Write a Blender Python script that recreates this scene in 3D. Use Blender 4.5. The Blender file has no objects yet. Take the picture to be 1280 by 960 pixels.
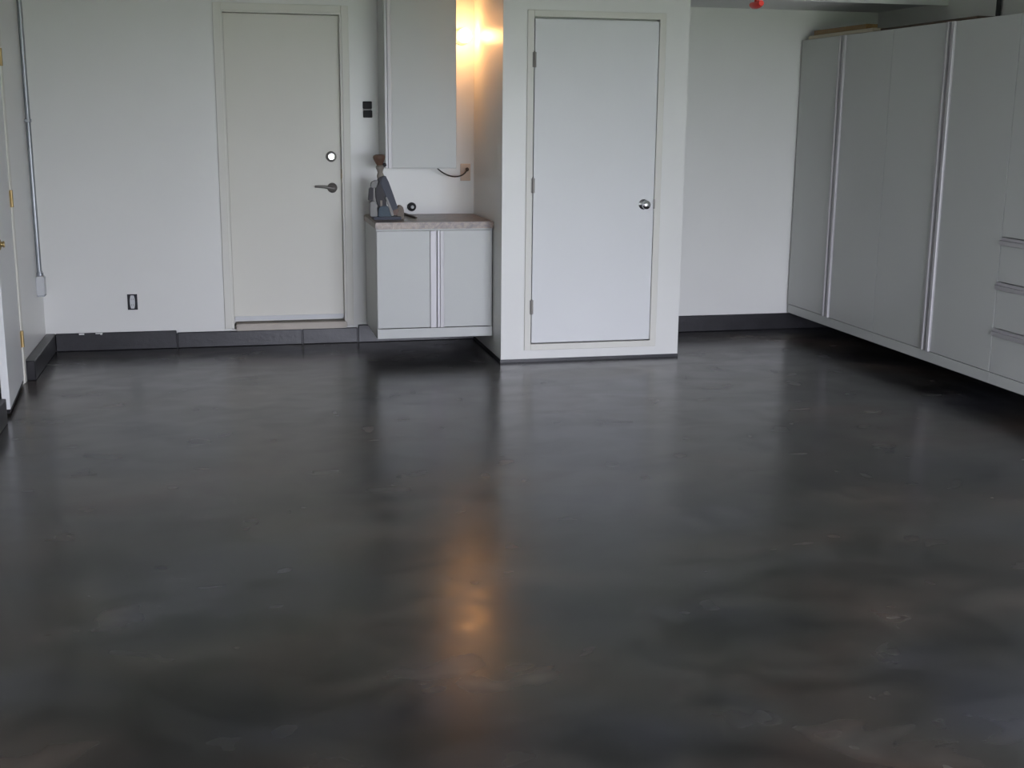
import bpy, bmesh, math, random
from mathutils import Vector, Matrix
random.seed(7)
S = bpy.context.scene
C = S.collection

# ------------------------------------------------------------------ camera
F_PX, PITCH, YAW, ROLL, CAM_H = 1534.6, 0.2152, 0.2279, 0.0092, 1.5672
r = Vector((math.cos(YAW), -math.sin(YAW), 0))
fw = Vector((math.sin(YAW)*math.cos(PITCH), math.cos(YAW)*math.cos(PITCH), -math.sin(PITCH)))
u = r.cross(fw)
r2 = math.cos(ROLL)*r + math.sin(ROLL)*u
u2 = -math.sin(ROLL)*r + math.cos(ROLL)*u
cam_d = bpy.data.cameras.new('camera'); cam = bpy.data.objects.new('camera', cam_d); C.objects.link(cam)
cam_d.sensor_fit = 'HORIZONTAL'; cam_d.sensor_width = 36; cam_d.lens = 36*F_PX/1280
cam.matrix_world = Matrix(((r2.x, u2.x, -fw.x, 0), (r2.y, u2.y, -fw.y, 0), (r2.z, u2.z, -fw.z, CAM_H), (0, 0, 0, 1)))
S.camera = cam

# ------------------------------------------------------------------ world: even overcast sky
w = bpy.data.worlds.new('overcast_sky'); S.world = w; w.use_nodes = True
bg = w.node_tree.nodes['Background']
bg.inputs[0].default_value = (0.835, 0.86, 1.0, 1); bg.inputs[1].default_value = 20.3

# the open garage doorway behind the camera (portal only guides the sampling of the sky)
OPEN_X0, OPEN_X1, OPEN_Z, Y_FRONT = 0.55, 4.20, 1.96, -0.9
pl = bpy.data.lights.new('doorway_portal', 'AREA'); pl.shape = 'RECTANGLE'
pl.size = OPEN_X1-OPEN_X0; pl.size_y = OPEN_Z; pl.cycles.is_portal = True
po = bpy.data.objects.new('doorway_portal', pl); C.objects.link(po)
po.location = ((OPEN_X0+OPEN_X1)/2, Y_FRONT-0.02, OPEN_Z/2); po.rotation_euler = (math.pi/2, 0, 0)

S.view_settings.view_transform = 'Standard'; S.view_settings.look = 'None'
S.view_settings.gamma = 1; S.view_settings.use_curve_mapping = False
S.view_settings.exposure = 0.0

# ------------------------------------------------------------------ materials
def nt(name):
    m = bpy.data.materials.new(name); m.use_nodes = True
    n = m.node_tree; return m, n, n.nodes['Principled BSDF']
def L(n, a, b): n.links.new(a, b)
def coords(n, scale=(1, 1, 1)):
    tc = n.nodes.new('ShaderNodeTexCoord'); mp = n.nodes.new('ShaderNodeMapping')
    mp.inputs['Scale'].default_value = scale
    L(n, tc.outputs['Object'], mp.inputs[0]); return mp.outputs[0]
def noise(n, vec, scale, detail=3, rough=.5, dist=0):
    t = n.nodes.new('ShaderNodeTexNoise'); L(n, vec, t.inputs['Vector'])
    t.inputs['Scale'].default_value = scale; t.inputs['Detail'].default_value = detail
    t.inputs['Roughness'].default_value = rough; t.inputs['Distortion'].default_value = dist
    return t.outputs[0]
def ramp(n, fac, stops):
    t = n.nodes.new('ShaderNodeValToRGB'); L(n, fac, t.inputs[0])
    e = t.color_ramp.elements
    while len(e) < len(stops): e.new(.5)
    for el, (p, c) in zip(e, stops): el.position = p; el.color = (*c, 1)
    return t.outputs[0]
def mixc(n, fac, a, b, mode='MIX'):
    t = n.nodes.new('ShaderNodeMix'); t.data_type = 'RGBA'; t.blend_type = mode
    if isinstance(fac, float): t.inputs[0].default_value = fac
    else: L(n, fac, t.inputs[0])
    for s, v in ((6, a), (7, b)):
        if isinstance(v, tuple): t.inputs[s].default_value = (*v, 1)
        else: L(n, v, t.inputs[s])
    return t.outputs[2]
def bump(n, b, h, strength, dist):
    t = n.nodes.new('ShaderNodeBump'); t.inputs['Strength'].default_value = strength; t.inputs['Distance'].default_value = dist
    L(n, h, t.inputs['Height']); L(n, t.outputs[0], b.inputs['Normal'])
def paint(name, col, rough=.45, var=.03, bscale=220, bstr=.08, spec=.5, metal=0., coat=0.):
    m, n, b = nt(name); v = coords(n)
    lo = tuple(c*(1-var) for c in col); hi = tuple(min(1, c*(1+var)) for c in col)
    L(n, ramp(n, noise(n, v, 2.3, 4), [(.3, lo), (.7, hi)]), b.inputs['Base Color'])
    b.inputs['Roughness'].default_value = rough; b.inputs['Metallic'].default_value = metal
    b.inputs['Specular IOR Level'].default_value = spec; b.inputs['Coat Weight'].default_value = coat
    if bstr: bump(n, b, noise(n, v, bscale, 2), bstr, .001)
    return m
M = {}
M['wall'] = paint('white_wall_paint', (.81, .805, .775), .33, .012, 160, .06)
M['ceil'] = paint('white_ceiling_paint', (.76, .76, .75), .8, .015, 120, .15)
M['door'] = paint('cream_door_paint', (.74, .72, .65), .42, .012, 200, .05)
M['closet_door'] = paint('white_door_paint', (.78, .785, .785), .42, .01, 200, .05)
M['trim'] = paint('cream_trim_paint', (.76, .745, .68), .42, .01, 200, .04)
M['melamine'] = paint('white_melamine', (.535, .545, .525), .36, .01, 300, .03)
M['alu'] = paint('satin_aluminium', (.50, .485, .495), .45, .02, 400, .03, metal=.3)
M['chrome'] = paint('chrome', (.75, .75, .77), .12, .01, 50, 0, metal=1.)
M['nickel'] = paint('satin_nickel', (.22, .205, .19), .42, .02, 50, 0, metal=.5)
M['brass'] = paint('brass', (.42, .31, .14), .4, .05, 80, .05, metal=.6)
M['steel'] = paint('galvanised_steel', (.36, .38, .40), .4, .12, 40, .05, metal=.6)
M['black'] = paint('black_plastic', (.010, .010, .011), .5, .2, 200, .05, spec=.25)
M['dark_gap'] = paint('dark_wall_box', (.02, .02, .025), .7, .2, 200, .05)
M['ivory'] = paint('ivory_plastic', (.66, .50, .38), .4, .03, 200, .02)
M['pale'] = paint('pale_grey_plastic', (.62, .63, .64), .4, .03, 200, .02)
M['porcelain'] = paint('white_porcelain', (.82, .81, .78), .2, .01, 100, 0)
M['cord'] = paint('dark_grey_cord', (.04, .035, .03), .5, .1, 200, 0)
M['red'] = paint('red_plastic', (.55, .03, .02), .35, .06, 200, 0)
M['blue'] = paint('blue_enamel', (.019, .026, .052), .5, .12, 60, .05)
M['teal'] = paint('teal_blue_enamel', (.016, .046, .075), .5, .15, 60, .05)
M['charcoal'] = paint('charcoal_plastic', (.024, .020, .026), .55, .15, 100, .1)
M['tool_grey'] = paint('worn_grey_metal', (.20, .195, .19), .5, .15, 60, .1, metal=.2)
M['tan'] = paint('tan_turned_plastic', (.30, .265, .225), .6, .1, 100, .1)
M['beige'] = paint('beige_felt', (.25, .21, .18), .8, .08, 200, .3)
M['thresh'] = paint('worn_wood_threshold', (.52, .47, .41), .55, .12, 60, .3)
M['ground'] = paint('concrete_driveway', (.27, .28, .22), .85, .12, 30, .3)
M['lawn'] = paint('lawn', (.10, .16, .06), .95, .25, 30, .4)
def wood(name, a, b_, ax):
    m, n, b = nt(name); sc = [26., 26., 26.]; sc[ax] = 1.6
    L(n, ramp(n, noise(n, coords(n, tuple(sc)), 1.0, 5, .6, .6), [(.3, a), (.72, b_)]), b.inputs['Base Color'])
    b.inputs['Roughness'].default_value = .5; return m
M['brown_wood'] = wood('golden_brown_wood', (.16, .085, .025), (.30, .18, .06), 1)
M['pale_wood'] = wood('pale_wood', (.42, .36, .26), (.56, .49, .38), 1)
M['knob_wood'] = wood('turned_brown_wood', (.10, .055, .037), (.19, .105, .07), 2)
M['dark_wood'] = wood('dark_brown_stick', (.06, .035, .02), (.13, .08, .045), 0)
# stained, sealed concrete floor
m, n, b = nt('stained_glossy_concrete'); v = coords(n)
vs = coords(n, (.75, 1.05, 1.))
big = noise(n, vs, 1.7, 2.5, .5, .4); mid = noise(n, vs, 5.0, 2.5, .5, .5)
c1 = ramp(n, big, [(.32, (.0175, .0163, .0165)), (.50, (.035, .0322, .0308)), (.67, (.060, .0545, .0510))])
hue = ramp(n, noise(n, vs, 1.3, 3, .5, .5), [(.36, (.84, .93, 1.16)), (.50, (1., 1.02, .98)), (.64, (1.20, .98, .86))])
c2 = mixc(n, 1.0, c1, hue, 'MULTIPLY')
c3 = mixc(n, .62, c2, ramp(n, mid, [(.34, (.42, .42, .44)), (.66, (1.58, 1.56, 1.54))]), 'MULTIPLY')
L(n, c3, b.inputs['Base Color'])
rr = n.nodes.new('ShaderNodeMapRange'); L(n, mid, rr.inputs[0])
rr.inputs[1].default_value = .3; rr.inputs[2].default_value = .7; rr.inputs[3].default_value = .18; rr.inputs[4].default_value = .28
L(n, rr.outputs[0], b.inputs['Roughness']); b.inputs['Specular IOR Level'].default_value = .60
bump(n, b, noise(n, v, 150, 2, .5), .045, .0012)
M['floor'] = m
# painted concrete curb
m, n, b = nt('dark_painted_concrete'); v = coords(n)
L(n, ramp(n, noise(n, v, 7, 6, .65), [(.3, (.009, .0088, .0108)), (.7, (.022, .0208, .025))]), b.inputs['Base Color'])
b.inputs['Roughness'].default_value = .38; bump(n, b, noise(n, v, 45, 5, .6), .35, .003); M['curb'] = m
# mottled laminate counter
m, n, b = nt('mottled_brown_laminate'); v = coords(n, (1, 2.2, 1))
L(n, ramp(n, noise(n, v, 14, 6, .7, 1.6), [(.28, (.045, .027, .022)), (.44, (.13, .082, .060)), (.58, (.24, .165, .115)), (.76, (.38, .30, .25))]), b.inputs['Base Color'])
b.inputs['Roughness'].default_value = .3; M['laminate'] = m
# lit bulb
m, n, b = nt('warm_lit_bulb_glass'); b.inputs['Base Color'].default_value = (1, .9, .75, 1)
b.inputs['Emission Color'].default_value = (1, .48, .19, 1); b.inputs['Emission Strength'].default_value = 37
M['bulb'] = m

# ------------------------------------------------------------------ helpers
def add_box(bm, x0, x1, y0, y1, z0, z1, bev=0, seg=1):
    res = bmesh.ops.create_cube(bm, size=1.0)
    vs = res['verts']
    for q in vs: q.co = Vector(((x0+x1)/2+q.co.x*(x1-x0), (y0+y1)/2+q.co.y*(y1-y0), (z0+z1)/2+q.co.z*(z1-z0)))
    if bev:
        es = list({e for q in vs for e in q.link_edges})
        bmesh.ops.bevel(bm, geom=es, offset=bev, segments=seg, affect='EDGES')
def ring_pts(p, a, bx, rad, n):
    return [p+(a*math.cos(2*math.pi*i/n)+bx*math.sin(2*math.pi*i/n))*rad for i in range(n)]
def frame_of(d):
    d = d.normalized(); a = d.orthogonal().normalized(); return a, d.cross(a)
def add_tube(bm, pts, rad, n=12, rads=None):
    pts = [Vector(p) for p in pts]; rows = []
    a = None
    for i, p in enumerate(pts):
        d = (pts[min(i+1, len(pts)-1)]-pts[max(i-1, 0)]).normalized()
        if a is None: a, bb = frame_of(d)
        else:
            a = (a-d*a.dot(d)).normalized(); bb = d.cross(a)
        rows.append([bm.verts.new(c) for c in ring_pts(p, a, bb, rads[i] if rads else rad, n)])
    for i in range(len(rows)-1):
        for j in range(n): bm.faces.new((rows[i][j], rows[i][(j+1) % n], rows[i+1][(j+1) % n], rows[i+1][j]))
    bm.faces.new(rows[0][::-1]); bm.faces.new(rows[-1])
def add_lathe(bm, prof, origin, axis, n=24):
    """prof: (radius, height along axis); revolved solid"""
    o = Vector(origin); ax = Vector(axis).normalized(); a, bb = frame_of(ax); rows = []
    for rad, h in prof:
        if rad < 1e-6: rows.append([bm.verts.new(o+ax*h)])
        else: rows.append([bm.verts.new(c) for c in ring_pts(o+ax*h, a, bb, rad, n)])
    for A, B in zip(rows[:-1], rows[1:]):
        for j in range(n):
            k = (j+1) % n
            if len(A) == 1: bm.faces.new((A[0], B[k], B[j]))
            elif len(B) == 1: bm.faces.new((A[j], A[k], B[0]))
            else: bm.faces.new((A[j], A[k], B[k], B[j]))
    if len(rows[0]) > 1: bm.faces.new(rows[0][::-1])
    if len(rows[-1]) > 1: bm.faces.new(rows[-1])
def add_prism(bm, poly, y0, y1):
    """polygon in (x, z) extruded along y"""
    A = [bm.verts.new((x, y0, z)) for x, z in poly]; B = [bm.verts.new((x, y1, z)) for x, z in poly]
    nn = len(poly)
    bm.faces.new(A); bm.faces.new(B[::-1])
    for i in range(nn): bm.faces.new((A[i], B[i], B[(i+1) % nn], A[(i+1) % nn]))
def obj(name, bm, mat, parent=None, smooth=False, xf=None):
    bmesh.ops.recalc_face_normals(bm, faces=bm.faces)
    me = bpy.data.meshes.new(name); bm.to_mesh(me); bm.free()
    if xf is not None: me.transform(xf)
    me.materials.append(M[mat])
    if smooth:
        for p in me.polygons: p.use_smooth = True
        me.set_sharp_from_angle(angle=math.radians(40))
    o = bpy.data.objects.new(name, me); C.objects.link(o)
    if parent is not None:
        o.parent = parent; o.matrix_parent_inverse = parent.matrix_world.inverted()
    return o
def boxo(name, dims, mat, parent=None, bev=0, seg=1, xf=None):
    bm = bmesh.new()
    for d in (dims if isinstance(dims, list) else [dims]): add_box(bm, *d, bev=bev, seg=seg)
    return obj(name, bm, mat, parent, xf=xf)
def tag(o, label, cat, kind=None, group=None):
    o['label'] = label; o['category'] = cat
    if kind: o['kind'] = kind
    if group: o['group'] = group
    return o
def thing(name, label, cat, loc, kind=None, group=None):
    o = bpy.data.objects.new(name, None); C.objects.link(o); o.location = loc
    o.matrix_world = Matrix.Translation(loc); o.empty_display_size = .1
    return tag(o, label, cat, kind, group)

# ------------------------------------------------------------------ room dimensions
XL, XRW, D = -1.207, 4.715, 8.5417          # left wall, right wall, back wall
ZC = 2.60                                   # ceiling
YC, CX0, CX1 = 7.6277, 1.693, 2.904         # closet front, closet sides
ZA = 2.33                                   # low ceiling of the recess beside the closet
CURB = .120

# ------------------------------------------------------------------ setting
tag(boxo('floor', (XL-.2, XRW+.2, Y_FRONT, D+.25, -.1, 0), 'floor'), 'dark mottled glossy stained concrete floor', 'floor', 'structure')
tag(boxo('ceiling', (XL-.2, XRW+.2, Y_FRONT, D+.25, ZC, ZC+.1), 'ceil'), 'plain white ceiling over the garage', 'ceiling', 'structure')
tag(boxo('ceiling_recess', [(CX1, XRW, YC+.02, D, ZA, ZA+.03), (CX1, XRW, YC, YC+.02, 2.306, ZC)], 'ceil'),
    'lower ceiling and header over the recess beside the closet', 'ceiling', 'structure')
# back wall with the recess of the entry door
DX0, DX1, DZ0, DZ1 = .0195, .7766, .1825, 2.2125
boxes = [(XL-.2, DX0-.02, D, D+.2, 0, ZC), (DX1+.02, XRW+.2, D, D+.2, 0, ZC), (DX0-.02, DX1+.02, D, D+.2, DZ1+.02, ZC),
         (DX0-.02, DX1+.02, D, D+.2, 0, .115), (DX0-.02, DX1+.02, D+.11, D+.2, .115, DZ1+.02)]
tag(boxo('wall_back', boxes, 'wall'), 'white painted back wall with the entry door and the wall cabinet', 'wall', 'structure')
# left wall with the recess of the side door
LY0, LY1 = 6.70, 7.50
boxes = [(XL-.2, XL, Y_FRONT, LY0-.03, 0, ZC), (XL-.2, XL, LY1+.03, D, 0, ZC), (XL-.2, XL, LY0-.03, LY1+.03, 2.08, ZC),
         (XL-.2, XL-.09, LY0-.03, LY1+.03, 0, 2.08)]
tag(boxo('wall_left', boxes, 'wall'), 'white painted left wall with the side door', 'wall', 'structure')
tag(boxo('wall_right', (XRW, XRW+.2, Y_FRONT, D, 0, ZC), 'wall'), 'white painted right wall behind the tall cabinets', 'wall', 'structure')
boxes = [(XL-.2, OPEN_X0, Y_FRONT-.15, Y_FRONT, 0, ZC), (OPEN_X1, XRW+.2, Y_FRONT-.15, Y_FRONT, 0, ZC), (OPEN_X0, OPEN_X1, Y_FRONT-.15, Y_FRONT, OPEN_Z, ZC)]
tag(boxo('wall_front', boxes, 'wall'), 'white front wall around the open garage doorway', 'wall', 'structure')
tag(boxo('driveway', (-4, 8, -9, Y_FRONT-.0, -.12, -.02), 'ground'), 'pale concrete driveway outside the garage doorway', 'driveway', 'structure')
tag(boxo('lawn', (-40, 45, -60, Y_FRONT-1.0, -.30, -.125), 'lawn'), 'green lawn around the driveway', 'lawn', 'structure')
# closet walls with the door opening
SX0, SX1, SZ0, SZ1 = 1.892, 2.701, .123, 2.158
K0, K1, K2, K3 = SX0-.012, SX1+.012, SZ0-.012, SZ1+.012
boxes = [(CX0, K0, YC, YC+.1, 0, ZC), (K1, CX1, YC, YC+.1, 0, ZC), (K0, K1, YC, YC+.1, 0, K2), (K0, K1, YC, YC+.1, K3, ZC),
         (CX0, CX0+.1, YC+.1, D, 0, ZC), (CX1-.1, CX1, YC+.1, D, 0, ZC), (K0, K1, YC+.075, YC+.1, K2, K3)]
tag(boxo('wall_closet', boxes, 'wall'), 'white walls of the closet standing out from the back wall', 'wall', 'structure')

# concrete curb along the walls, poured in lengths with open joints
def curb(name, label, blocks, core=None):
    e = thing(name, label, 'curb', (blocks[0][0], blocks[0][2], 0), 'structure')
    for d in blocks: boxo('curb_block', d, 'curb', e, bev=.004)
    if core: boxo('curb_core', core, 'curb', e)
    return e
CB = D-.022
curb('baseboard_back', 'dark painted concrete curb along the foot of the back wall',
     [(XL+.062, -.366, CB, D, 0, CURB), (-.360, .475, CB, D, 0, CURB-.014), (.481, .86, CB, D, 0, CURB-.014), (.866, CX0, CB, D, 0, CURB+.004)], core=(XL+.07, CX0-.01, CB+.006, D-.001, 0, CURB-.02))
curb('baseboard_recess', 'dark painted concrete curb at the back of the recess right of the closet', [(CX1, XRW, CB, D, 0, CURB)])
curb('baseboard_left', 'dark painted concrete curb with a pale ledge along the left wall',
     [(XL, XL+.060, LY1+.10, D, 0, CURB), (XL, XL+.068, Y_FRONT, LY0-.16, 0, CURB+.01)])
curb('baseboard_right', 'dark painted concrete curb along the right wall under the tall cabinets', [(XRW-.04, XRW, Y_FRONT, CB, 0, CURB)])
tag(boxo('baseboard_closet', [(CX0-.005, CX1+.003, YC-.005, YC, 0, .020), (CX0-.005, CX0, YC, CB, 0, .020)], 'curb'),
    'thin black strip along the foot of the closet', 'baseboard', 'structure')
# paint flecks left on the curb's upper edge
fl = thing('paint_fleck', 'white paint flecks on the edge of the dark curb', 'paint', (-.93, CB, .11), 'structure')
for x0, x1, z0, z1 in ((-.995, -.962, .110, .1195), (-.89, -.845, .113, .1195), (-.86, -.848, .107, .113)):
    boxo('fleck', (x0, x1, CB-.0015, CB+.001, z0, z1), 'wall', fl)

# ---- entry door in the back wall
e = thing('door_1', 'cream flush entry door with lever handle and deadbolt in the back wall', 'door', (.4, D, 0), 'structure')
boxo('slab', (DX0+.001, DX1-.001, D+.045, D+.09, DZ0, DZ1-.003), 'door', e, bev=.002)
boxo('jamb', [(DX0-.02, DX0, D-.004, D+.108, .12, DZ1+.02), (DX1, DX1+.02, D-.004, D+.108, .12, DZ1+.02), (DX0, DX1, D-.004, D+.108, DZ1, DZ1+.02)], 'trim', e)
boxo('casing', [(DX0-.062, DX0-.012, D-.014, D-.0005, CURB+.002, DZ1+.058), (DX1+.012, DX1+.060, D-.014, D-.0005, CURB+.002, DZ1+.058), (DX0-.012, DX1+.012, D-.014, D-.0005, DZ1+.010, DZ1+.058)], 'trim', e, bev=.002)
boxo('threshold', (DX0+.012, DX1+.012, D-.035, D+.1, .107, .152), 'thresh', e, bev=.006, seg=2)
boxo('door_bottom_strip', (DX0+.006, DX1-.006, D+.036, D+.045, .170, .197), 'pale', e)
bm = bmesh.new(); add_lathe(bm, [(.0, 0), (.036, 0), (.036, .008), (.031, .016), (.024, .018), (.0235, .010), (.0, .010)], (.708, D+.045, 1.283), (0, -1, 0), 28)
dbt = obj('deadbolt', bm, 'nickel', e, True)
bm = bmesh.new(); add_lathe(bm, [(.0, 0), (.0225, 0), (.0225, .012), (.020, .015), (0, .015)], (.708, D+.036, 1.283), (0, -1, 0), 24)
obj('key_cylinder', bm, 'chrome', dbt, True)
bm = bmesh.new(); add_lathe(bm, [(.0, 0), (.034, 0), (.034, .006), (.026, .014), (.014, .018), (.012, .045), (0, .047)], (.711, D+.045, 1.072), (0, -1, 0), 28)
add_tube(bm, [(.715, D+.003, 1.072), (.69, D-.003, 1.075), (.65, D-.003, 1.081), (.592, D+.004, 1.083)], .01, 12, [.012, .012, .010, .008])
obj('lever_handle', bm, 'nickel', e, True)
boxo('strike_plate', (DX1-.0016, DX1-.0003, D+.012, D+.042, 1.135, 1.20), 'brass', e)

# ---- closet door
e = thing('door_2', 'white flush closet door with a chrome knob', 'door', (2.3, YC, 0), 'structure')
boxo('slab', (SX0+.002, SX1-.001, YC-.006, YC+.034, SZ0+.002, SZ1-.004), 'closet_door', e, bev=.002)
boxo('casing', [(SX0-.046, SX0-.004, YC-.011, YC-.0005, SZ0-.046, SZ1+.046), (SX1+.0015, SX1+.044, YC-.011, YC-.0005, SZ0-.046, SZ1+.046),
                (SX0-.004, SX1+.004, YC-.011, YC-.0005, SZ1+.006, SZ1+.046), (SX0-.004, SX1+.004, YC-.011, YC-.0005, SZ0-.046, SZ0-.006)], 'trim', e, bev=.002)
for z in (1.907, 1.136, .360):
    bm = bmesh.new(); add_tube(bm, [(SX0-.002, YC-.016, z-.046), (SX0-.002, YC-.016, z+.046)], .0075, 10)
    add_lathe(bm, [(0, 0), (.005, 0), (.005, .006), (0, .008)], (SX0-.002, YC-.016, z+.046), (0, 0, 1), 10)
    add_box(bm, SX0-.014, SX0+.010, YC-.0135, YC-.0065, z-.045, z+.045)
    obj('hinge', bm, 'nickel', e, True)
bm = bmesh.new(); add_lathe(bm, [(0, 0), (.033, 0), (.033, .005), (.024, .010), (.012, .014), (.011, .032), (.022, .040), (.0285, .052), (.027, .066), (.018, .073), (0, .075)], (2.63, YC-.006, 1.014), (0, -1, 0), 28)
obj('door_knob', bm, 'chrome', e, True)
boxo('strike_plate', (SX1-.004, SX1+.006, YC-.0125, YC-.0062, .985, 1.045), 'nickel', e)

# ---- side door on the left wall, slightly ajar into the room
e = thing('door_3', 'white side door standing slightly ajar in the left wall', 'door', (XL, LY1, 0), 'structure')
XF = Matrix.Translation((XL+.008, LY1, 0)) @ Matrix.Rotation(math.radians(3.6), 4, 'Z')
XFI = XF
boxo('slab', (-.04, 0, -.80, 0, .035, 2.045), 'closet_door', e, bev=.002, xf=XFI)
boxo('door_bottom_strip', (-.034, -.004, -.795, -.005, .012, .035), 'black', e, xf=XFI)  # black strip under the slab, painting in the shade of the gap
boxo('jamb', [(XL-.09, XL+.004, LY1+.004, LY1+.03, 0, 2.05), (XL-.09, XL+.004, LY0-.03, LY0-.004, 0, 2.05), (XL-.09, XL+.004, LY0-.03, LY1+.03, 2.05, 2.08)], 'trim', e)
boxo('casing', [(XL+.0005, XL+.013, LY1+.020, LY1+.078, 0.002, 2.13), (XL+.0005, XL+.013, LY0-.078, LY0-.020, 0.002, 2.13), (XL+.0005, XL+.013, LY0-.020, LY1+.020, 2.07, 2.13)], 'trim', e, bev=.002)
for z in (.27, 1.08, 1.86):
    bm = bmesh.new(); add_tube(bm, [(XL+.016, LY1+.004, z-.048), (XL+.016, LY1+.004, z+.048)], .009, 10)
    add_box(bm, XL+.0085, XL+.012, LY1-.03, LY1+.018, z-.046, z+.046)
    obj('hinge', bm, 'brass', e, True)
bm = bmesh.new(); add_lathe(bm, [(0, 0), (.030, 0), (.030, .006), (.023, .010), (.014, .011), (.013, .018), (.017, .022), (.015, .028), (0, .029)], (0.0, -.735, .895), (1, 0, 0), 24)
obj('door_knob', bm, 'brass', e, True, xf=XFI)

# ------------------------------------------------------------------ cabinets
def pull(name, length, mirror, parent, xf):
    """aluminium edge pull: a broad raised rib and a recessed finger channel; local x across (0 = outer door edge), y out of the door, z along"""
    s = -1 if mirror else 1
    bm = bmesh.new()
    prof = [(0, 0), (0, .010), (.003, .010), (.003, .003), (.016, .003), (.018, .016), (.040, .014), (.042, .010), (.042, 0)]
    A = [bm.verts.new((s*x, y, 0)) for x, y in prof]; B = [bm.verts.new((s*x, y, length)) for x, y in prof]
    bm.faces.new(A); bm.faces.new(B[::-1])
    for i in range(len(prof)):
        j = (i+1) % len(prof); bm.faces.new((A[i], B[i], B[j], A[j]))
    return obj(name, bm, 'alu', parent, xf=xf)
def FRONT_Y(x, y, z):      # cabinet front facing -y: local x -> +x, local y -> -y
    return Matrix(((1, 0, 0, x), (0, -1, 0, y), (0, 0, 1, z), (0, 0, 0, 1)))
def FRONT_X(x, y, z):      # cabinet front facing -x: local x -> -y, local y -> -x
    return Matrix(((0, -1, 0, x), (-1, 0, 0, y), (0, 0, 1, z), (0, 0, 0, 1)))
def FRONT_XH(x, y, z):     # horizontal pull on a -x front: local x -> -z, local z -> -y
    return Matrix(((0, -1, 0, x), (0, 0, -1, y), (-1, 0, 0, z), (0, 0, 0, 1)))

# base cabinet and counter
BX0, BX1, BY, BZ0, BZ1 = .925, 1.688, 7.872, .136, .848
e = thing('base_cabinet', 'white wall-hung base cabinet with two doors under the brown counter', 'cabinet', ((BX0+BX1)/2, D, BZ0))
boxo('body', [(BX0, BX0+.018, BY+.02, CB-.002, BZ0, BZ1), (BX1-.018, BX1, BY+.02, CB-.002, BZ0, BZ1), (BX0+.018, BX1-.018, BY+.02, CB-.002, BZ0, BZ0+.02),
              (BX0+.018, BX1-.018, BY+.02, CB-.002, BZ1-.02, BZ1), (BX0+.018, BX1-.018, CB-.022, CB-.002, BZ0+.02, BZ1-.02)], 'melamine', e)
boxo('bottom_rail', (BX0, BX1, BY, BY+.0195, BZ0, BZ0+.064), 'melamine', e, bev=.0015)
xm = 1.317
for x0, x1, mir, in ((BX0+.002, xm-.003, True), (xm+.003, BX1-.010, False)):
    d = boxo('door', (x0, x1, BY, BY+.0185, BZ0+.069, BZ1-.012), 'melamine', e, bev=.0015)
    pull('edge_pull', BZ1-BZ0-.081, mir, d, FRONT_Y(x1 if mir else x0, BY, BZ0+.069))
tag(boxo('countertop', (BX0-.006, CX0-.001, BY-.012, D-.001, BZ1, .892), 'laminate', bev=.006, seg=2), 'mottled brown laminate countertop on the small base cabinet', 'countertop')
# wall cabinet
UX0, UX1, UY, UZ0, UZ1 = 1.030, 1.507, 8.20, 1.218, 2.42
e = thing('wall_cabinet', 'tall white wall cabinet with one door beside the lit bulb', 'cabinet', ((UX0+UX1)/2, D, UZ0))
boxo('body', [(UX0, UX0+.018, UY+.02, D-.0005, UZ0, UZ1), (UX1-.018, UX1, UY+.02, D-.0005, UZ0, UZ1), (UX0+.018, UX1-.018, UY+.02, D-.0005, UZ0, UZ0+.02),
              (UX0+.018, UX1-.018, UY+.02, D-.0005, UZ1-.02, UZ1), (UX0+.018, UX1-.018, D-.02, D-.0005, UZ0+.02, UZ1-.02)], 'melamine', e)
d = boxo('door', (UX0+.002, UX1-.001, UY, UY+.0185, UZ0+.004, UZ1-.004), 'melamine', e, bev=.0015)
pull('edge_pull', UZ1-UZ0-.008, False, d, FRONT_Y(UX0+.002, UY, UZ0+.004))
# tall cabinets along the right wall
XR, WD, RZ0, RZD, RZ1 = 4.112, .6494, .128, .195, 2.121
def carcass(e, y0, y1):
    xb = XRW-.042
    boxo('body', [(XR+.02, xb, y0+.001, y0+.019, RZ0, RZ1), (XR+.02, xb, y1-.019, y1-.001, RZ0, RZ1), (XR+.02, xb, y0+.019, y1-.019, RZ0, RZ0+.02),
                  (XR+.02, xb, y0+.019, y1-.019, RZ1-.02, RZ1), (xb-.02, xb, y0+.019, y1-.019, RZ0+.02, RZ1-.02)], 'melamine', e)
    boxo('bottom_rail', (XR+.004, XR+.0195, y0, y1, RZ0, RZD-.004), 'melamine', e, bev=.0015)
def tall_door(e, y0, y1, z0, z1, pull_far):
    d = boxo('door', (XR, XR+.0185, y0+.0025, y1-.0025, z0, z1-.003), 'melamine', e, bev=.0015)
    # local x of the pull runs towards -y
    if pull_far is True: pull('edge_pull', z1-z0-.003, False, d, FRONT_X(XR, y1-.0025, z0))
    elif pull_far is False: pull('edge_pull', z1-z0-.003, True, d, FRONT_X(XR, y0+.0025, z0))
Y = [CB-.003-i*WD for i in range(6)]
Y[0] = CB-.003
Y = [CB-.003] + [D-i*WD for i in range(1, 6)]
for i, lab in ((0, 'tall white two-door cabinet against the back wall, boards on top'), (2, 'tall white two-door cabinet between the far cabinet and the drawers')):
    e = thing('tall_cabinet', lab, 'cabinet', (XRW, (Y[i]+Y[i+2])/2, RZ0), group='tall cabinets along the right wall')
    carcass(e, Y[i+2], Y[i])
    tall_door(e, Y[i+1], Y[i], RZD, RZ1, False)
    tall_door(e, Y[i+2], Y[i+1], RZD, RZ1, True)
e = thing('drawer_cabinet', 'tall white cabinet with three drawers below an upper door', 'cabinet', (XRW, (Y[4]+Y[5])/2, RZ0), group='tall cabinets along the right wall')
carcass(e, Y[5], Y[4])
zs = [RZD, .447, .703, .948]
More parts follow.
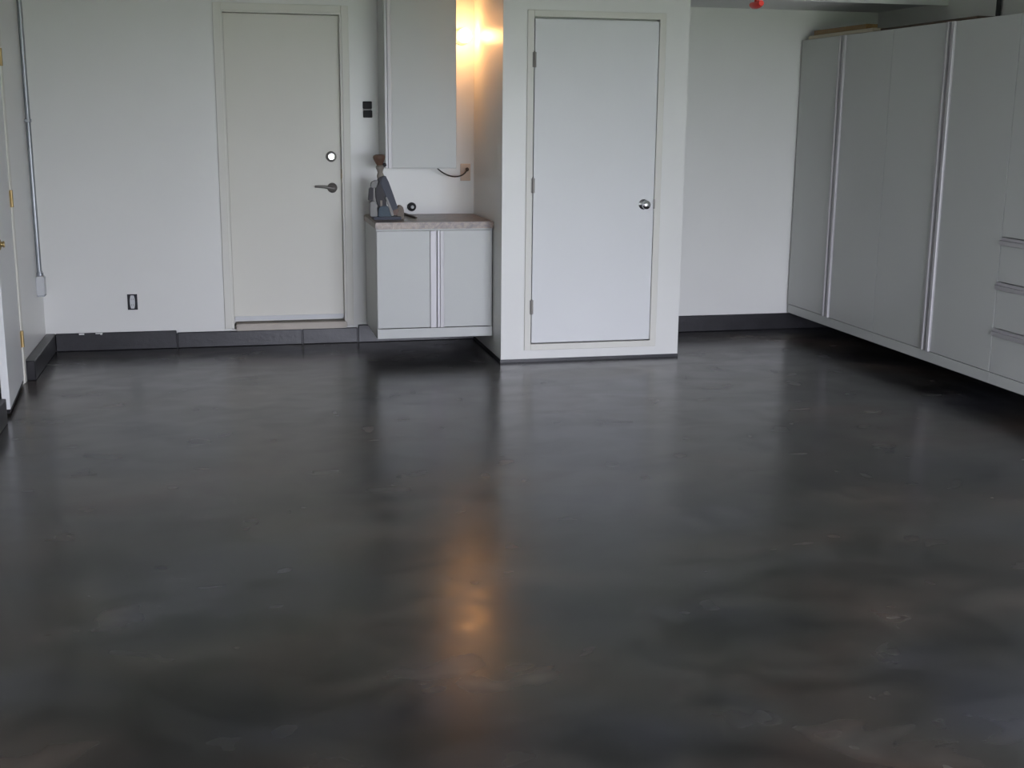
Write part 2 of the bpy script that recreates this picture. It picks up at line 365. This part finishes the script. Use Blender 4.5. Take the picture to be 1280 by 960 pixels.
for z0, z1 in zip(zs[:-1], zs[1:]):
    d = boxo('drawer', (XR, XR+.0185, Y[5]+.0025, Y[4]-.0025, z0, z1-.004), 'melamine', e, bev=.0015)
    pull('edge_pull', WD-.006, False, d, FRONT_XH(XR, Y[4]-.003, z1-.004))
tall_door(e, Y[5], Y[4], zs[-1], RZ1, None)
# boards lying on the far tall cabinet
tag(boxo('board', (XR+.012, XR+.125, 7.53, 8.45, RZ1, RZ1+.024), 'pale_wood', bev=.003), 'pale board lying along the front edge on top of the far tall cabinet', 'board')
bm = bmesh.new(); add_box(bm, -.045, .045, -.36, .36, 0, .034, bev=.003)
o = obj('board', bm, 'brown_wood', xf=Matrix.Translation((XR+.075, 8.03, RZ1+.024)) @ Matrix.Rotation(math.radians(1), 4, 'Z'))
tag(o, 'golden brown board lying on the pale board on top of the far cabinet', 'board')
bm = bmesh.new(); add_box(bm, -.06, .06, -.55, .55, 0, .016, bev=.003)
o = obj('board', bm, 'dark_wood', xf=Matrix.Translation((XR+.09, 6.93, RZ1)) @ Matrix.Rotation(math.radians(-1), 4, 'Z'))  # dark strip added in place of the shadow gap above the middle cabinet
tag(o, 'thin dark strip standing in for the shadow gap on top of the middle tall cabinet', 'board')

# ------------------------------------------------------------------ wall fittings
# conduit in the left corner
e = thing('electrical_conduit', 'grey metal conduit ending in a small box in the left corner', 'conduit', (XL, 8.30, .41))
bm = bmesh.new(); add_tube(bm, [(XL+.018, 8.33, .535), (XL+.018, 8.31, ZC)], .0155, 14); obj('pipe', bm, 'steel', e, True)
bm = bmesh.new(); add_box(bm, XL, XL+.050, 8.27, 8.36, .415, .535, bev=.006, seg=2); bx = obj('junction_box', bm, 'pale', e)
boxo('box_base', (XL+.002, XL+.048, 8.274, 8.356, .407, .4155), 'steel', bx)
bm = bmesh.new(); add_lathe(bm, [(.021, 0), (.021, .02), (.017, .022), (.017, .03)], (XL+.021, 8.33, .535), (0, 0, 1), 14); obj('coupling', bm, 'steel', bx, True)
bm = bmesh.new(); add_box(bm, XL, XL+.036, 8.29, 8.345, 1.50, 1.52, bev=.002); obj('strap', bm, 'steel', e)
# receptacle without cover plate
e = thing('wall_receptacle', 'pale receptacle in a dark uncovered box low on the back wall', 'outlet', (-.642, D, .32))
boxo('box', [(-.675, -.661, D-.004, D-.0002, .268, .373), (-.625, -.611, D-.004, D-.0002, .268, .373), (-.661, -.625, D-.004, D-.0002, .268, .276), (-.661, -.625, D-.004, D-.0002, .366, .373), (-.661, -.625, D-.0022, D-.0002, .276, .366)], 'dark_gap', e)
bm = bmesh.new()
poly = [(.0165*math.cos(t)+0, .044*max(-1, min(1, 1.25*math.sin(t)))) for t in [2*math.pi*i/28 for i in range(28)]]
add_prism(bm, [(-.643+x, .321+z) for x, z in poly], D-.010, D-.0024); rc = obj('receptacle_face', bm, 'pale', e)
for dz in (-.02, .02):
    boxo('slot', (-.650, -.648, D-.0106, D-.0100, .321+dz-.005, .321+dz+.005), 'black', rc); boxo('slot', (-.638, -.636, D-.0106, D-.0100, .321+dz-.005, .321+dz+.005), 'black', rc)
# black double switch
e = thing('wall_switch', 'black two-part wall switch between entry door and wall cabinet', 'switch', (.955, D, 1.6))
boxo('strap_plate', (.926, .984, D-.003, D-.0002, 1.545, 1.652), 'tool_grey', e)
boxo('rocker', (.924, .986, D-.016, D-.003, 1.604, 1.653), 'black', e, bev=.004)
boxo('rocker', (.926, .988, D-.016, D-.003, 1.545, 1.592), 'black', e, bev=.004)
# beige outlet under the wall cabinet with a cord
e = thing('wall_outlet', 'beige outlet plate below the bulb at the closet corner', 'outlet', (1.632, D, 1.177))
boxo('cover_plate', (1.597, 1.668, D-.006, D-.0002, 1.120, 1.236), 'ivory', e, bev=.002)
boxo('receptacle', [(1.618, 1.648, D-.009, D-.006, 1.186, 1.214), (1.618, 1.648, D-.009, D-.006, 1.140, 1.168)], 'ivory', e, bev=.001)
e = thing('power_cord', 'dark cord sagging from the beige outlet to the wall cabinet', 'cord', (1.64, D, 1.2))
bm = bmesh.new(); add_tube(bm, [(1.642, D-.0092, 1.199), (1.642, D-.018, 1.199), (1.640, D-.030, 1.197), (1.634, D-.042, 1.192)], .012, 12, [.011, .013, .012, .007]); pg = obj('plug', bm, 'cord', e, True)
pts = []
P0, P1, P2, P3 = Vector((1.634, D-.042, 1.192)), Vector((1.585, D-.09, 1.125)), Vector((1.47, D-.12, 1.15)), Vector((1.405, D-.15, 1.2175))
for i in range(21):
    t = i/20; pts.append(P0*(1-t)**3+P1*3*t*(1-t)**2+P2*3*t*t*(1-t)+P3*t**3)
bm = bmesh.new(); add_tube(bm, pts, .0048, 8); obj('cable', bm, 'cord', e, True)
# round black fitting above the counter
e = thing('wall_fitting', 'small round black fitting on the wall just above the counter', 'fitting', (1.252, D, .942))
bm = bmesh.new(); add_lathe(bm, [(0, 0), (.030, 0), (.031, .012), (.026, .024), (.014, .026), (.0135, .018), (0, .018)], (1.252, D-.0002, .942), (0, -1, 0), 24); obj('cap', bm, 'black', e, True)
bm = bmesh.new(); add_lathe(bm, [(0, 0), (.0125, 0), (.011, .006), (0, .009)], (1.256, D-.0182, .941), (0, -1, 0), 16); obj('painted_highlight', bm, 'pale', e, True)  # pale disc paints the highlight on the black cap
# bare bulb in a porcelain holder
e = thing('bulb_lamp', 'lit bare bulb in a white holder between wall cabinet and closet', 'lamp', (1.603, D, 2.09))
bm = bmesh.new(); add_lathe(bm, [(0, 0), (.055, 0), (.055, .012), (.040, .030), (.026, .036), (.024, .052), (0, .052)], (1.603, D-.0002, 2.09), (0, -1, 0), 28); obj('holder', bm, 'porcelain', e, True)
bm = bmesh.new(); prof = [(0, 0), (.013, .0), (.014, .014)] + [(.047*math.sin(a), .075-.047*math.cos(a)) for a in [math.radians(22+158*i/14) for i in range(14)]] + [(0, .122)]
add_lathe(bm, prof, (1.603, D-.0525, 2.09), (0, -1, 0), 28); obj('bulb', bm, 'bulb', e, True)
# pipe on the right wall
bm = bmesh.new(); add_tube(bm, [(XRW-.016, 7.04, RZ1), (XRW-.016, 7.04, ZC)], .015, 12)
tag(obj('wall_pipe', bm, 'charcoal', smooth=True), 'dark vertical pipe on the right wall above the tall cabinets', 'pipe')
# red release handle hanging on a cord from the ceiling
e = thing('release_handle', 'red pull handle hanging on a cord from the ceiling', 'handle', (1.757, 4.0, 1.932))
bm = bmesh.new(); add_tube(bm, [(1.757, 4.0, 1.948), (1.757, 4.0, ZC)], .0025, 8); obj('cord', bm, 'red', e, True)
bm = bmesh.new(); add_tube(bm, [(1.757, 3.96, 1.940), (1.757, 3.975, 1.937), (1.757, 4.0, 1.936), (1.757, 4.025, 1.937), (1.757, 4.04, 1.940)], .010, 12, [.009, .0115, .0125, .0115, .009]); 
add_tube(bm, [(1.757, 4.0, 1.942), (1.757, 4.0, 1.975)], .008, 10); obj('grip', bm, 'red', e, True)

# ------------------------------------------------------------------ things on the counter
ZT = .892
TX, TY = 1.029, 8.13
def P(px, pz): return (TX+(px-484)*.00540, ZT+max(0, 272.6-pz-(1.6 if pz > 270 else 0))*.00542)
e = thing('bench_tool', 'upright blue and grey bench tool with a brown knob on the counter', 'tool', (TX, TY, ZT))
def slabp(name, pts, y0, y1, mat, parent=e, bev=.004):
    bm = bmesh.new(); add_prism(bm, [P(*q) for q in pts], TY+y0, TY+y1)
    bmesh.ops.recalc_face_normals(bm, faces=bm.faces)
    bmesh.ops.bevel(bm, geom=list(bm.edges), offset=bev, segments=2, affect='EDGES')
    return obj(name, bm, mat, parent)
slabp('foot_plate', [(467, 271), (467, 269), (500, 269), (500, 271)], -.06, .06, 'blue', bev=.002)
slabp('base', [(472, 269), (473, 259), (476, 256), (484, 256), (489, 269)], -.045, .045, 'teal')
slabp('column', [(473, 257), (470, 246), (470, 234), (474, 222), (480, 220), (482, 240), (483, 257)], -.03, .03, 'charcoal')
slabp('name_plate', [(475, 257), (475, 249.5), (477.6, 249.5), (477.6, 257)], -.038, -.030, 'tan', bev=.001)
slabp('arm', [(475, 228), (478, 222), (482, 220), (486, 228), (492, 245), (496, 257), (496, 261), (489, 263), (486, 254), (480, 240)], -.035, .035, 'blue')
slabp('strut', [(481, 246), (483, 245), (490, 262), (491, 268), (488, 268)], -.05, -.036, 'tool_grey', bev=.002)
slabp('bracket', [(464, 234), (465, 228), (470, 225.5), (475, 226), (474, 231), (469, 235)], -.03, .03, 'tool_grey')
slabp('grip', [(461, 250), (462.5, 235), (467.5, 234), (467, 250.5)], -.025, .025, 'charcoal')
slabp('side_plate', [(463, 269), (463, 252), (467, 250), (471, 252), (472, 269)], -.03, .03, 'tool_grey')
slabp('jaw', [(490, 262), (496, 259.5), (498, 262), (494, 268), (491, 267)], -.04, -.005, 'knob_wood', bev=.003)
slabp('pad', [(495, 269), (497, 257), (500, 255.5), (503, 257.5), (504.5, 262), (504, 271), (500.5, 271)], -.02, .04, 'beige')
bm = bmesh.new(); x0, z0 = P(476.5, 222); x1, z1 = P(475, 196)
ax = Vector((x1-x0, 0, z1-z0)); Ln = ax.length
add_lathe(bm, [(0, -.01), (.022, -.01), (.024, .01), (.017, .03), (.020, .045), (.026, .055), (.027, .068), (.02, .076), (0, .076)], (x0, TY, z0), ax, 18); nk = obj('neck', bm, 'tan', e, True)
bm = bmesh.new(); add_lathe(bm, [(0, .0765), (.018, .0765), (.026, .092), (.037, .114), (.041, .128), (.037, .140), (.022, .146), (0, .147)], (x0, TY, z0), ax, 22); obj('knob', bm, 'knob_wood', nk, True)
bm = bmesh.new(); x, z = P(481.5, 207.5); add_lathe(bm, [(0, -.012), (.012, -.012), (.013, .0), (.010, .012), (0, .012)], (x, TY, z), (1, 0, .3), 14); obj('set_screw', bm, 'charcoal', nk, True)
bm = bmesh.new(); add_tube(bm, [(1.188, 8.48, ZT+.0085), (1.205, 8.29, ZT+.0085), (1.220, 8.10, ZT+.0085)], .0082, 10, [.0075, .0082, .006])
tag(obj('wood_stick', bm, 'dark_wood', smooth=True), 'dark brown stick lying on the counter beside the blue tool', 'stick')
